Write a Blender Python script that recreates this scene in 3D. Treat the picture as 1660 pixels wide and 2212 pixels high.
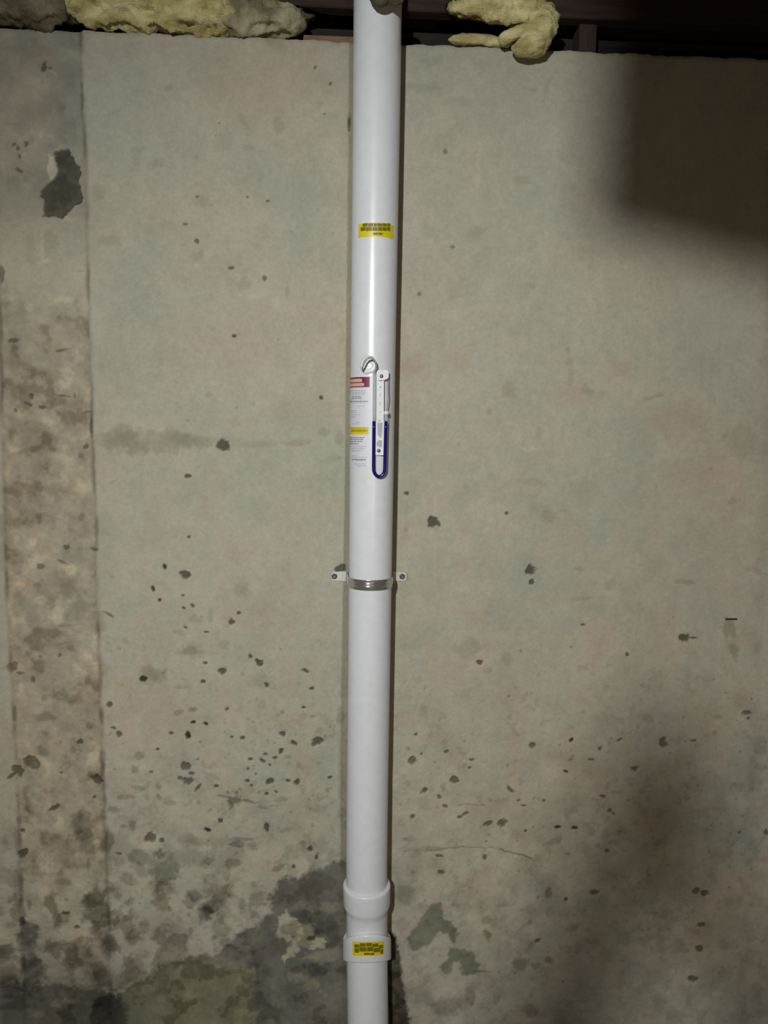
import bpy, bmesh, math, random
import numpy as np
from mathutils import Vector, Matrix, noise as mnoise

# ------------------------------------------------------------------ clear
for o in list(bpy.data.objects): bpy.data.objects.remove(o)
C = bpy.context.scene.collection
rad = math.radians
random.seed(7)

# ------------------------------------------------------------------ camera
W, H, F = 1660.0, 2212.0, 1608.0
WALL_TOP, CAM_Z, CAM_D, CAM_X = 2.79, 1.80, 2.03, -0.115
YAW, PITCH, ROLL = rad(3.15), rad(6.25), rad(0.755)
fwd = Vector((math.sin(YAW)*math.cos(PITCH), math.cos(YAW)*math.cos(PITCH), -math.sin(PITCH)))
r0 = Vector((math.cos(YAW), -math.sin(YAW), 0)); u0 = r0.cross(fwd)
right = math.cos(ROLL)*r0 + math.sin(ROLL)*u0
up = -math.sin(ROLL)*r0 + math.cos(ROLL)*u0
CAM = Vector((CAM_X, -CAM_D, CAM_Z))
cd = bpy.data.cameras.new('camera'); cam = bpy.data.objects.new('camera', cd); C.objects.link(cam)
cd.sensor_fit = 'HORIZONTAL'; cd.sensor_width = 36.0; cd.lens = 36.0*F/W; cd.clip_start = 0.02
cam.matrix_world = Matrix.Translation(CAM) @ Matrix((right, up, -fwd)).transposed().to_4x4()
bpy.context.scene.camera = cam

# ------------------------------------------------------------------ light and exposure
sc = bpy.context.scene
sc.view_settings.view_transform = 'Standard'; sc.view_settings.look = 'None'
sc.view_settings.gamma = 1.0; sc.view_settings.use_curve_mapping = False
sc.view_settings.exposure = 0.0
world = bpy.data.worlds.new('dim_basement'); sc.world = world; world.use_nodes = True
bg = world.node_tree.nodes['Background']
bg.inputs['Color'].default_value = (1.0, 0.80, 0.55, 1); bg.inputs['Strength'].default_value = 0.035
LAMP = Vector((-0.68, -3.00, 2.50))          # work lamp clamped below the joists, behind the camera
LAMP_AIM = Vector((0.50, 0.0, 0.75))
LAMP_POWER, LAMP_COL, LAMP_R = 318.0, (0.985, 1.0, 0.965), 0.045
FILL = Vector((0.27, -2.06, 1.50)); FILL_POWER, FILL_COL = 13.0, (1.0, 0.80, 0.56)

def srgb(r, g, b):
    return tuple(((c/255.0)/12.92 if c/255.0 <= 0.04045 else ((c/255.0+0.055)/1.055)**2.4) for c in (r, g, b))

# image pixel helpers: where a sight line meets the wall face, a plane in front of it, or the pipe
def ray(px, py):
    return (fwd + right*((px-W/2)/F) + up*(-(py-H/2)/F))
def at_plane(px, py, y=0.0):
    d = ray(px, py); t = (y-CAM.y)/d.y
    return CAM + d*t

# ------------------------------------------------------------------ helpers
def tag(o, label=None, cat=None, group=None, kind=None):
    if label: o['label'] = label
    if cat: o['category'] = cat
    if group: o['group'] = group
    if kind: o['kind'] = kind
    return o
def empty(name, loc=(0, 0, 0)):
    o = bpy.data.objects.new(name, None); o.location = loc; C.objects.link(o); return o
def link(name, verts, faces, m, parent=None, smooth=False):
    me = bpy.data.meshes.new(name); me.from_pydata([tuple(v) for v in verts], [], faces); me.update()
    if smooth: me.polygons.foreach_set('use_smooth', [True]*len(me.polygons))
    o = bpy.data.objects.new(name, me)
    if m: me.materials.append(m)
    C.objects.link(o)
    if parent:
        o.parent = parent
        o.matrix_parent_inverse = parent_inv(parent)
    return o
def parent_inv(p):
    M = Matrix.Identity(4); q = p
    chain = []
    while q: chain.append(q); q = q.parent
    for q in reversed(chain):
        M = M @ q.matrix_parent_inverse @ Matrix.Translation(q.location)
    return M.inverted()
def merge(parts):
    V, Fc = [], []
    for v, f in parts:
        n = len(V); V += list(v); Fc += [tuple(i+n for i in q) for q in f]
    return V, Fc
def box(x0, x1, y0, y1, z0, z1, bev=0.0):
    bm = bmesh.new(); bmesh.ops.create_cube(bm, size=1)
    for v in bm.verts: v.co = Vector(((x0+x1)/2+v.co.x*(x1-x0), (y0+y1)/2+v.co.y*(y1-y0), (z0+z1)/2+v.co.z*(z1-z0)))
    if bev: bmesh.ops.bevel(bm, geom=bm.edges[:], offset=bev, segments=2, affect='EDGES')
    bm.verts.index_update()
    r = ([v.co.copy() for v in bm.verts], [tuple(v.index for v in f.verts) for f in bm.faces]); bm.free(); return r
def tube(pts, radii, n=16, caps=True):
    pts = [Vector(p) for p in pts]
    if not hasattr(radii, '__len__'): radii = [radii]*len(pts)
    V, Fc = [], []; ref = None
    for i, p in enumerate(pts):
        t = (pts[min(i+1, len(pts)-1)]-pts[max(i-1, 0)]).normalized()
        if ref is None: ref = t.orthogonal().normalized()
        ref = (ref - t*ref.dot(t)).normalized(); b = t.cross(ref)
        for k in range(n):
            a = 2*math.pi*k/n; V.append(p+(ref*math.cos(a)+b*math.sin(a))*radii[i])
    for i in range(len(pts)-1):
        for k in range(n):
            k2 = (k+1) % n; Fc.append((i*n+k, i*n+k2, (i+1)*n+k2, (i+1)*n+k))
    if caps: Fc.append(tuple(range(n))[::-1]); Fc.append(tuple(range((len(pts)-1)*n, len(pts)*n)))
    return V, Fc
def smooth_path(pts, n=8):
    pts = [Vector(p) for p in pts]; out = []
    P = [pts[0]*2-pts[1]]+pts+[pts[-1]*2-pts[-2]]
    for i in range(1, len(P)-2):
        for k in range(n):
            t = k/n; a, b, c, d = P[i-1], P[i], P[i+1], P[i+2]
            out.append(0.5*((2*b)+(c-a)*t+(2*a-5*b+4*c-d)*t*t+(3*b-a-3*c+d)*t**3))
    out.append(pts[-1]); return out

# ------------------------------------------------------------------ materials
def mat(name, col, rough=0.6, metal=0.0, noise_amt=0.0, noise_scale=30, bump=0.0, bump_scale=80, alpha=None, coat=0.0, col2=None, stretch=None, spec=None):
    m = bpy.data.materials.new(name); m.use_nodes = True
    nt = m.node_tree; b = nt.nodes['Principled BSDF']
    b.inputs['Base Color'].default_value = (*col, 1); b.inputs['Roughness'].default_value = rough
    b.inputs['Metallic'].default_value = metal
    if spec is not None: b.inputs['Specular IOR Level'].default_value = spec
    if coat: b.inputs['Coat Weight'].default_value = coat; b.inputs['Coat Roughness'].default_value = 0.08
    if alpha is not None: b.inputs['Alpha'].default_value = alpha
    tc = nt.nodes.new('ShaderNodeTexCoord'); mp = nt.nodes.new('ShaderNodeMapping'); nt.links.new(tc.outputs['Object'], mp.inputs[0])
    if stretch: mp.inputs['Scale'].default_value = stretch
    if noise_amt or col2:
        n = nt.nodes.new('ShaderNodeTexNoise'); n.inputs['Scale'].default_value = noise_scale; n.inputs['Detail'].default_value = 6
        nt.links.new(mp.outputs[0], n.inputs['Vector'])
        r = nt.nodes.new('ShaderNodeValToRGB'); nt.links.new(n.outputs['Fac'], r.inputs[0])
        c2 = col2 if col2 else tuple(c*(1-noise_amt) for c in col)
        r.color_ramp.elements[0].position = 0.35; r.color_ramp.elements[1].position = 0.65
        r.color_ramp.elements[0].color = (*c2, 1); r.color_ramp.elements[1].color = (*col, 1)
        nt.links.new(r.outputs[0], b.inputs['Base Color'])
    if bump:
        n2 = nt.nodes.new('ShaderNodeTexNoise'); n2.inputs['Scale'].default_value = bump_scale; n2.inputs['Detail'].default_value = 8
        nt.links.new(mp.outputs[0], n2.inputs['Vector'])
        bp = nt.nodes.new('ShaderNodeBump'); bp.inputs['Strength'].default_value = bump; bp.inputs['Distance'].default_value = 0.004
        nt.links.new(n2.outputs['Fac'], bp.inputs['Height']); nt.links.new(bp.outputs[0], b.inputs['Normal'])
    return m
M = {}
M['pvc'] = mat('pvc', (0.67, 0.69, 0.735), 0.30, noise_amt=0.05, noise_scale=45, bump=0.04, bump_scale=30)
M['sealant'] = mat('sealant', (0.72, 0.74, 0.76), 0.25, bump=0.3, bump_scale=60)
M['paper'] = mat('label_paper', (0.66, 0.67, 0.74), 0.5, noise_amt=0.04)
M['ink'] = mat('grey_ink', (0.20, 0.21, 0.23), 0.6)
M['ink_faint'] = mat('faint_ink', (0.38, 0.39, 0.44), 0.6)
M['maroon'] = mat('maroon_print', srgb(112, 24, 58), 0.5)
M['skinprint'] = mat('printed_skin', srgb(212, 172, 152), 0.5, noise_amt=0.12, noise_scale=25)
M['yellow'] = mat('yellow_sticker', srgb(212, 198, 30), 0.4, noise_amt=0.08)
M['olive'] = mat('dark_lettering', srgb(118, 108, 6), 0.5, noise_amt=0.2, noise_scale=150)
M['galv'] = mat('galvanised_steel', (0.60, 0.60, 0.57), 0.20, 0.85, noise_amt=0.12, noise_scale=120, bump=0.05)
M['galv_dull'] = mat('dull_galvanised', (0.56, 0.56, 0.51), 0.5, 0.15, noise_amt=0.15, noise_scale=120)
M['screw'] = mat('screw_steel', (0.20, 0.20, 0.19), 0.4, 0.8)
M['strip'] = mat('white_plastic', (0.68, 0.70, 0.74), 0.28)
M['strip_print'] = mat('grey_print', (0.33, 0.34, 0.40), 0.4)
M['clear'] = mat('clear_tube', (0.55, 0.57, 0.60), 0.08, alpha=0.42)
M['hose'] = mat('hose_vinyl', (0.30, 0.32, 0.33), 0.25)
M['liquid'] = mat('blue_liquid', (0.012, 0.006, 0.13), 0.12)
M['wire'] = mat('pink_wire', srgb(150, 120, 122), 0.5)
M['wood'] = mat('old_joist_wood', srgb(58, 38, 31), 0.8, col2=srgb(34, 23, 19), noise_scale=6, stretch=(1, 12, 12), bump=0.3)
M['wood_pale'] = mat('pale_block_wood', srgb(62, 46, 38), 0.8, col2=srgb(44, 34, 26), noise_scale=10, stretch=(12, 12, 1), bump=0.3)
M['wood_dark'] = mat('dark_sill_wood', srgb(34, 26, 20), 0.85, noise_amt=0.3, noise_scale=9, bump=0.3)
M['brick_red'] = mat('red_sill_seal', srgb(122, 92, 76), 0.9, noise_amt=0.2, bump=0.4)
M['ins_y'] = mat('yellow_insulation', srgb(206, 196, 148), 0.95, col2=srgb(150, 138, 84), noise_scale=22, stretch=(0.6, 1, 1.6), bump=0.9, bump_scale=220)
M['ins_g'] = mat('grey_insulation', srgb(128, 120, 98), 0.95, col2=srgb(86, 78, 60), noise_scale=18, bump=0.9, bump_scale=220)
M['ins_k'] = mat('green_grey_insulation', srgb(172, 172, 138), 0.95, col2=srgb(112, 104, 78), noise_scale=16, bump=0.9, bump_scale=220)
M['ins_d'] = mat('dirty_insulation', srgb(104, 96, 74), 0.95, col2=srgb(80, 70, 50), noise_scale=25, bump=0.9, bump_scale=200)
M['alu'] = mat('ladder_aluminium', (0.5, 0.5, 0.5), 0.4, 0.9, noise_amt=0.1)
M['sheetmetal'] = mat('grey_sheet_metal', (0.4, 0.41, 0.42), 0.4, 0.9, noise_amt=0.2, noise_scale=8)
M['black'] = mat('black_plastic', (0.02, 0.02, 0.02), 0.5)
M['slab'] = mat('slab_concrete', srgb(120, 112, 100), 0.85, noise_amt=0.25, noise_scale=4, bump=0.3)
M['rusty'] = mat('rusted_steel', srgb(58, 44, 30), 0.8, noise_amt=0.3)

# concrete: painted-in stains come from the wall's own 'tint' attribute
m = bpy.data.materials.new('cast_concrete'); m.use_nodes = True; M['concrete'] = m
nt = m.node_tree; b = nt.nodes['Principled BSDF']; b.inputs['Roughness'].default_value = 0.85
b.inputs['Specular IOR Level'].default_value = 0.25
at = nt.nodes.new('ShaderNodeAttribute'); at.attribute_name = 'tint'
tc = nt.nodes.new('ShaderNodeTexCoord')
def nz(scale, detail=5, rough=0.6):
    n = nt.nodes.new('ShaderNodeTexNoise'); n.inputs['Scale'].default_value = scale; n.inputs['Detail'].default_value = detail
    n.inputs['Roughness'].default_value = rough; nt.links.new(tc.outputs['Object'], n.inputs['Vector']); return n
g = nz(110, 6, 0.7)
mr = nt.nodes.new('ShaderNodeMapRange'); mr.inputs['From Min'].default_value = 0.25; mr.inputs['From Max'].default_value = 0.75
mr.inputs['To Min'].default_value = 0.90; mr.inputs['To Max'].default_value = 1.08
nt.links.new(g.outputs['Fac'], mr.inputs['Value'])
mx = nt.nodes.new('ShaderNodeVectorMath'); mx.operation = 'SCALE'
nt.links.new(at.outputs['Color'], mx.inputs[0]); nt.links.new(mr.outputs[0], mx.inputs['Scale'])
nt.links.new(mx.outputs[0], b.inputs['Base Color'])
g2 = nz(45, 8, 0.65); bp = nt.nodes.new('ShaderNodeBump'); bp.inputs['Strength'].default_value = 0.25; bp.inputs['Distance'].default_value = 0.003
nt.links.new(g2.outputs['Fac'], bp.inputs['Height']); nt.links.new(bp.outputs[0], b.inputs['Normal'])

# ------------------------------------------------------------------ lamps: work lamp behind the camera and an added fill
ld = bpy.data.lights.new('work_light', 'SPOT'); ld.energy = LAMP_POWER; ld.color = LAMP_COL
ld.shadow_soft_size = LAMP_R; ld.spot_size = rad(114); ld.spot_blend = 1.0
lo = bpy.data.objects.new('work_light', ld); C.objects.link(lo); lo.location = LAMP
lo.rotation_euler = (LAMP_AIM-LAMP).to_track_quat('-Z', 'Y').to_euler()
fd = bpy.data.lights.new('fill_light', 'POINT'); fd.energy = FILL_POWER; fd.color = FILL_COL; fd.shadow_soft_size = 0.03  # added warm fill near the camera, lifts the shaded parts of the wall
fo = bpy.data.objects.new('fill_light', fd); C.objects.link(fo); fo.location = FILL

# ------------------------------------------------------------------ STRUCTURE: the concrete wall
rng = np.random.RandomState(11)
TAB = rng.rand(256, 256).astype(np.float32)
def vnoise(x, y):
    xi = np.floor(x).astype(np.int64); yi = np.floor(y).astype(np.int64)
    fx = x-xi; fy = y-yi; fx = fx*fx*(3-2*fx); fy = fy*fy*(3-2*fy)
    a = TAB[xi & 255, yi & 255]; b_ = TAB[(xi+1) & 255, yi & 255]; c = TAB[xi & 255, (yi+1) & 255]; d = TAB[(xi+1) & 255, (yi+1) & 255]
    return (a*(1-fx)+b_*fx)*(1-fy)+(c*(1-fx)+d*fx)*fy
def fbm(x, y, s, o=4, sx=1.0, off=0.0):          # s = cell size in metres, result about -1..1
    t = 0; amp = 1; tot = 0
    for k in range(o):
        f = 2**k/s; t = t+amp*(vnoise(x*f*sx+17.3*k+off, y*f+9.1*k+off*1.7)*2-1); tot += amp; amp *= 0.55
    return t/tot*1.6

ST = 0.0027
xs = np.concatenate([np.arange(-2.4, -1.06, 0.06), np.arange(-1.06, 1.20, ST), np.arange(1.20, 2.6, 0.06)])
zs = np.concatenate([np.arange(0.0, WALL_TOP, ST), [WALL_TOP]])
nx, nzv = len(xs), len(zs)
X, Z = np.meshgrid(xs, zs)
# position of every wall vertex in image pixels (used only to place the marks on the wall)
dx, dy, dz = X-CAM.x, 0.0-CAM.y, Z-CAM.z
den = dx*fwd.x+dy*fwd.y+dz*fwd.z
U = W/2+F*(dx*right.x+dy*right.y+dz*right.z)/den
V = H/2-F*(dx*up.x+dy*up.y+dz*up.z)/den
n1 = fbm(X, Z, 0.05, 4); n2 = fbm(X, Z, 0.05, 4, off=55.0)       # edge wobble
n3 = fbm(X, Z, 0.014, 3, off=21.0); n4 = fbm(X, Z, 0.014, 3, off=77.0); n5 = fbm(X, Z, 0.007, 2, off=99.0)
base = np.array(srgb(167, 163, 149))
T = np.ones((nzv, nx, 3))*base
D = np.zeros((nzv, nx))                                            # depth into the wall
def tintmul(mask, col): 
    for k in range(3): T[..., k] *= (1-mask*(1-col[k]))
def sm(a, lo_, hi_): 
    t = np.clip((a-lo_)/(hi_-lo_), 0, 1); return t*t*(3-2*t)
# broad mottling
L1 = fbm(X, Z, 0.34, 5, off=3.0); L2 = fbm(X, Z, 0.22, 5, off=140.0); L3 = fbm(X, Z, 0.07, 4, off=31.0)
tintmul(sm(L1, -0.2, 0.9)*0.6, (1.06, 0.955, 0.90))                # pinkish
tintmul(sm(L2, -0.1, 0.8)*0.7, (0.88, 0.93, 0.93))                 # greenish grey
T *= (1+0.06*L3+0.045*n3+0.03*n5)[..., None]
pk = fbm(X, Z, 0.055, 5, off=330.0)
tintmul(sm(V, 850, 1200)*(1-sm(V, 2000, 2200))*sm(pk, 0.0, 0.7)*0.5, (1.03, 0.93, 0.88)); tintmul(sm(-pk+0.4*L3, 0.1, 0.8)*0.5, (0.90, 0.92, 0.91))
lowz = sm(V, 1250, 1900)
T *= (1+lowz*0.12*fbm(X, Z, 0.05, 4, off=12.0))[..., None]
seamL = np.interp(V, [0, 170, 221, 316, 554, 736, 917, 1116, 1315, 1477, 1693, 1806, 2000, 2212], [172, 177, 180, 184, 189, 195, 198, 206, 211, 216, 222, 228, 234, 240])
seamF = np.interp(V, [0, 881, 1000, 1242, 1441, 1548, 1661, 1822, 1967, 2212], [-16, 2, 5, 11, 23, 29, 34, 42, 45, 52])
seamR = np.interp(V, [0, 1050, 1200, 1350, 1500, 2212], [1685, 1652, 1649, 1640, 1632, 1600])
band = sm(seamL-U, -1, 3)
inner = band*sm(U-seamF, -4, 4)
# rough left strip of the wall
R1 = fbm(X, Z, 0.045, 5, off=8.0); R2 = fbm(X, Z, 0.10, 4, off=61.0)
midb = inner*sm(V, 560, 720)*(1-sm(V, 1750, 1950)*0.5)
tintmul(midb*0.9, (0.87, 0.80, 0.73))
T *= (1+midb*0.15*R1+midb*0.12*R2+midb*0.10*fbm(X, Z, 0.018, 4, off=300.0))[..., None]
tintmul(midb*sm(R1, 0.35, 0.8), (1.17, 1.16, 1.13))
tintmul(midb*sm(-R1-0.3*R2, 0.35, 0.8), (0.76, 0.72, 0.66))
upb = band*(1-sm(V, 380, 620)); tintmul(upb, (0.72, 0.73, 0.72))
T *= (1+upb*0.10*R1+upb*0.12*R2+upb*0.05*n1)[..., None]
tintmul((1-sm(V, 60, 330))*0.45, (0.84, 0.85, 0.84))
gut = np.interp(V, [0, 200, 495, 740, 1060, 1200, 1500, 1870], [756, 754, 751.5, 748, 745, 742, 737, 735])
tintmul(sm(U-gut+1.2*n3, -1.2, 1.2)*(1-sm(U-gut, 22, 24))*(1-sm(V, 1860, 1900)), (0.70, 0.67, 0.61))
tintmul((1-sm(U-seamF, -4, 4))*0.5, (0.90, 0.87, 0.84))
D += inner*(0.0015+0.0022*R1*sm(V, 250, 600))
def seam(S, w, s0, col, depth, lo=-0.4):
    st = np.clip(s0*(0.35+0.9*sm(fbm(X*0.2, Z, 0.10, 3, off=S[5, 5]), lo, 0.7)), 0, 1)
    mk = np.exp(-((U-S+1.8*n1)/w)**2)*st
    tintmul(np.clip(mk, 0, 1), col); D[:] += mk*depth
seam(seamL, 4.6, 0.9, (0.56, 0.52, 0.48), 0.003)
seam(seamF, 4.5, 0.9, (0.55, 0.50, 0.48), 0.004)
seam(seamR, 12.0, 0.55, (0.72, 0.68, 0.68), 0.001)
tintmul(sm(U-seamR, -4, 10)*0.35, (0.86, 0.86, 0.86))

CR = {'L': (0, 1500, 3.107), 'M': (400, 1500, 3.107), 'A': (840, 1500, 3.107), 'B': (1200, 1500, 3.107), 'C': (840, 700, 2.0244),
      'D': (300, 700, 2.765), 'E': (0, 0, 3.16), 'F': (180, 80, 2.8136), 'G': (860, 80, 2.075), 'H': (0, 700, 2.765), 'P': (0, 0, 1.0)}
DARK = (0.25, 0.26, 0.24); MID = (0.44, 0.44, 0.41); FNT = (0.80, 0.79, 0.76); BRN = (0.52, 0.45, 0.38); PNK = (1.0, 0.88, 0.84)
GRN = (0.42, 0.45, 0.39); DAMP = (0.27, 0.28, 0.275); LIT = (1.35, 1.34, 1.30); BLU = (0.32, 0.35, 0.37)
def window(u0, u1, v0, v1):
    mk = (U > u0) & (U < u1) & (V > v0) & (V < v1)
    if not mk.any(): return None
    r_ = np.where(mk.any(1))[0]; c_ = np.where(mk.any(0))[0]
    return slice(r_[0], r_[-1]+1), slice(c_[0], c_[-1]+1)
def apply(sl, mk, col, depth):
    t = T[sl]
    for k in range(3): t[..., k] *= (1-mk*(1-col[k]))
    T[sl] = t
    if depth: D[sl] = np.maximum(D[sl], mk*depth)
def blob(cr, x, y, rx, ry=None, rot=0, col=MID, a=1.0, soft=0.62, depth=None, wob=0.28):
    ox, oy, s = CR[cr]; cx, cy = ox+x/s, oy+y/s; ry = ry or rx; rx, ry = rx/s, ry/s
    m_ = max(rx, ry)*2.2+6; sl = window(cx-m_, cx+m_, cy-m_, cy+m_)
    if sl is None: return
    u, v = U[sl]-cx, V[sl]-cy; c, s_ = math.cos(rad(rot)), math.sin(rad(rot))
    big = max(rx, ry) > 13
    if big: w1, w2 = n1[sl]*wob*1.4+n3[sl]*0.24+n5[sl]*0.12, n2[sl]*wob*1.7+n4[sl]*0.30+n5[sl]*0.10
    else: w1, w2 = n3[sl]*wob*1.5+n5[sl]*0.22, n4[sl]*wob*1.5-n5[sl]*0.18
    e = np.sqrt(((u*c+v*s_)/rx+w1)**2+((-u*s_+v*c)/ry+w2)**2)
    aa = 1.6/min(rx, ry)
    mk = (1-sm(e, 1-max(soft, aa)*0.6, 1+max(soft, aa)*0.6))*a
    if big: mk = mk*np.clip(0.95+0.22*n3[sl]+0.2*n2[sl], 0, 1)
    apply(sl, mk, col, depth)
def pit(cr, x, y, rx, ry=None, rot=0, col=None, a=0.95):
    s = CR[cr][2]; r = min(rx, ry or rx)/s
    col = col or ((0.22, 0.225, 0.20) if r > 4.5 else (0.24, 0.23, 0.20))
    blob(cr, x, y, rx*1.08, (ry or rx)*1.08, rot, col, a, 0.38, depth=min(0.007, 0.0012*0.6*r+0.0006), wob=0.26)
def poly(cr, pts, col, a=1.0, soft=4.0, depth=None, wob=9.0):
    ox, oy, s = CR[cr]; P_ = [(ox+x/s, oy+y/s) for x, y in pts]
    us = [p[0] for p in P_]; vs = [p[1] for p in P_]
    sl = window(min(us)-30, max(us)+30, min(vs)-30, max(vs)+30)
    if sl is None: return
    u, v = U[sl]+n1[sl]*wob+n3[sl]*wob*0.6+n5[sl]*2, V[sl]+n2[sl]*wob+n4[sl]*wob*0.6-n5[sl]*2
    ins = np.zeros(u.shape, bool); dist = np.full(u.shape, 1e9)
    for i in range(len(P_)):
        (x1, y1), (x2, y2) = P_[i], P_[(i+1) % len(P_)]
        if y1 != y2:
            cnd = ((y1 > v) != (y2 > v)) & (u < (x2-x1)*(v-y1)/(y2-y1)+x1); ins ^= cnd
        ex, ey = x2-x1, y2-y1; t = np.clip(((u-x1)*ex+(v-y1)*ey)/(ex*ex+ey*ey+1e-9), 0, 1)
        dist = np.minimum(dist, np.hypot(u-x1-t*ex, v-y1-t*ey))
    sd = np.where(ins, dist, -dist); mk = sm(sd, -soft, soft)*a*np.clip(0.95+0.10*n3[sl]+0.10*n1[sl], 0, 1.02)
    apply(sl, mk, col, depth)
def line(cr, pts, w, col, a=1.0, depth=0.001):
    ox, oy, s = CR[cr]; P_ = [(ox+x/s, oy+y/s) for x, y in pts]
    us = [p[0] for p in P_]; vs = [p[1] for p in P_]; sl = window(min(us)-12, max(us)+12, min(vs)-12, max(vs)+12)
    if sl is None: return
    u, v = U[sl]+n3[sl]*1.5, V[sl]+n4[sl]*1.5; dist = np.full(u.shape, 1e9)
    for i in range(len(P_)-1):
        (x1, y1), (x2, y2) = P_[i], P_[i+1]; ex, ey = x2-x1, y2-y1
        t = np.clip(((u-x1)*ex+(v-y1)*ey)/(ex*ex+ey*ey+1e-9), 0, 1); dist = np.minimum(dist, np.hypot(u-x1-t*ex, v-y1-t*ey))
    apply(sl, np.exp(-(dist/w)**2)*a, col, depth)

# --- large damp stains and a dark wedge at the foot of the wall
tintmul(sm(V, 1850, 2212)*0.35*sm(fbm(X, Z, 0.12, 4, off=90.0), -0.5, 0.4), (0.75, 0.76, 0.74))
mot = fbm(X, Z, 0.045, 5, off=200.0); mot2 = fbm(X, Z, 0.10, 4, off=230.0)
foot = sm(V, 1720, 2000)*(0.35+0.65*(1-sm(U, 700, 900)))
tintmul(foot*sm(mot+0.4*mot2, 0.12, 0.5)*0.85, (0.58, 0.56, 0.52)); tintmul(foot*sm(-mot+0.3*mot2, 0.35, 0.8)*0.6, (1.18, 1.12, 1.06))
fine = sm(V, 1200, 1650)*(1-band*0.3)
tintmul(fine*sm(fbm(X, Z, 0.02, 3, off=260.0)+0.5*mot2, 0.55, 0.85)*0.5, (0.74, 0.72, 0.68))
poly('M', [(1130, 1085), (1060, 1090), (980, 1120), (900, 1180), (820, 1225), (640, 1240), (590, 1310), (570, 1450), (480, 1560), (330, 1630), (300, 1680), (200, 1740), (60, 1770), (-200, 1840), (-420, 1990), (-620, 2050), (-700, 2400), (1130, 2400)], (0.29, 0.29, 0.305), 0.93, 7)
poly('M', [(-40, 1800), (200, 1780), (420, 1830), (490, 1880), (480, 2120), (420, 2400), (-420, 2400), (-420, 2010), (-250, 1870)], (1.45, 1.46, 1.12), 0.8, 14)
poly('M', [(620, 1480), (690, 1440), (760, 1530), (850, 1560), (870, 1620), (960, 1650), (960, 1690), (850, 1710), (790, 1700), (690, 1760), (650, 1800), (640, 1780), (720, 1650), (620, 1600)], (2.9, 2.85, 2.5), 0.95, 4)
poly('M', [(760, 1400), (940, 1390), (1040, 1420), (1000, 1450), (930, 1460), (900, 1440), (780, 1460), (700, 1440)], (1.7, 1.6, 1.5), 0.7, 5)
poly('M', [(690, 1850), (760, 1830), (900, 1920), (880, 1960), (780, 1950), (690, 1900)], (1.7, 1.68, 1.5), 0.8, 5)
poly('M', [(960, 1700), (1060, 1660), (1080, 1800), (940, 1800), (850, 1790), (760, 1760), (880, 1740)], (2.0, 1.95, 1.8), 0.8, 9)
poly('M', [(860, 1960), (960, 1900), (1080, 1860), (1080, 2150), (900, 2212), (820, 2100)], (1.45, 1.42, 1.35), 0.55, 16)
blob('M', 460, 1870, 60, 40, 0, (1.3, 1.3, 1.2), 0.6)
poly('L', [(-60, 1960), (120, 1930), (180, 1960), (330, 1930), (420, 1950), (560, 1985), (700, 1960), (800, 2010), (860, 2120), (860, 2400), (-60, 2400)], (0.36, 0.36, 0.37), 0.95, 8)
tintmul(sm(V, 1990, 2110)*(1-sm(U, 200, 430))*0.6, (0.55, 0.55, 0.56))
blob('L', 620, 2050, 260, 150, 0, (0.62, 0.63, 0.56), 0.7); blob('L', 330, 1700, 60, 30, 0, (0.6, 0.6, 0.58), 0.6)
blob('L', 180, 1620, 72, 90, 10, DAMP, 0.95); blob('L', 150, 1530, 30, 30, 0, DAMP, 0.9)
blob('L', 215, 1830, 75, 150, 0, DAMP, 0.85); blob('L', 55, 1720, 50, 60, 40, DAMP, 0.8); blob('L', 60, 1960, 75, 70, 0, DAMP, 0.8)
blob('L', 100, 1800, 55, 60, 0, (1.5, 1.5, 1.45), 0.5); blob('L', 395, 2075, 65, 32, 0, (2.0, 2.0, 1.95), 0.8); blob('L', 250, 2160, 45, 22, 0, (1.5, 1.5, 1.45), 0.6)
blob('L', 700, 1985, 50, 22, 0, (1.4, 1.4, 1.35), 0.6)
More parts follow.
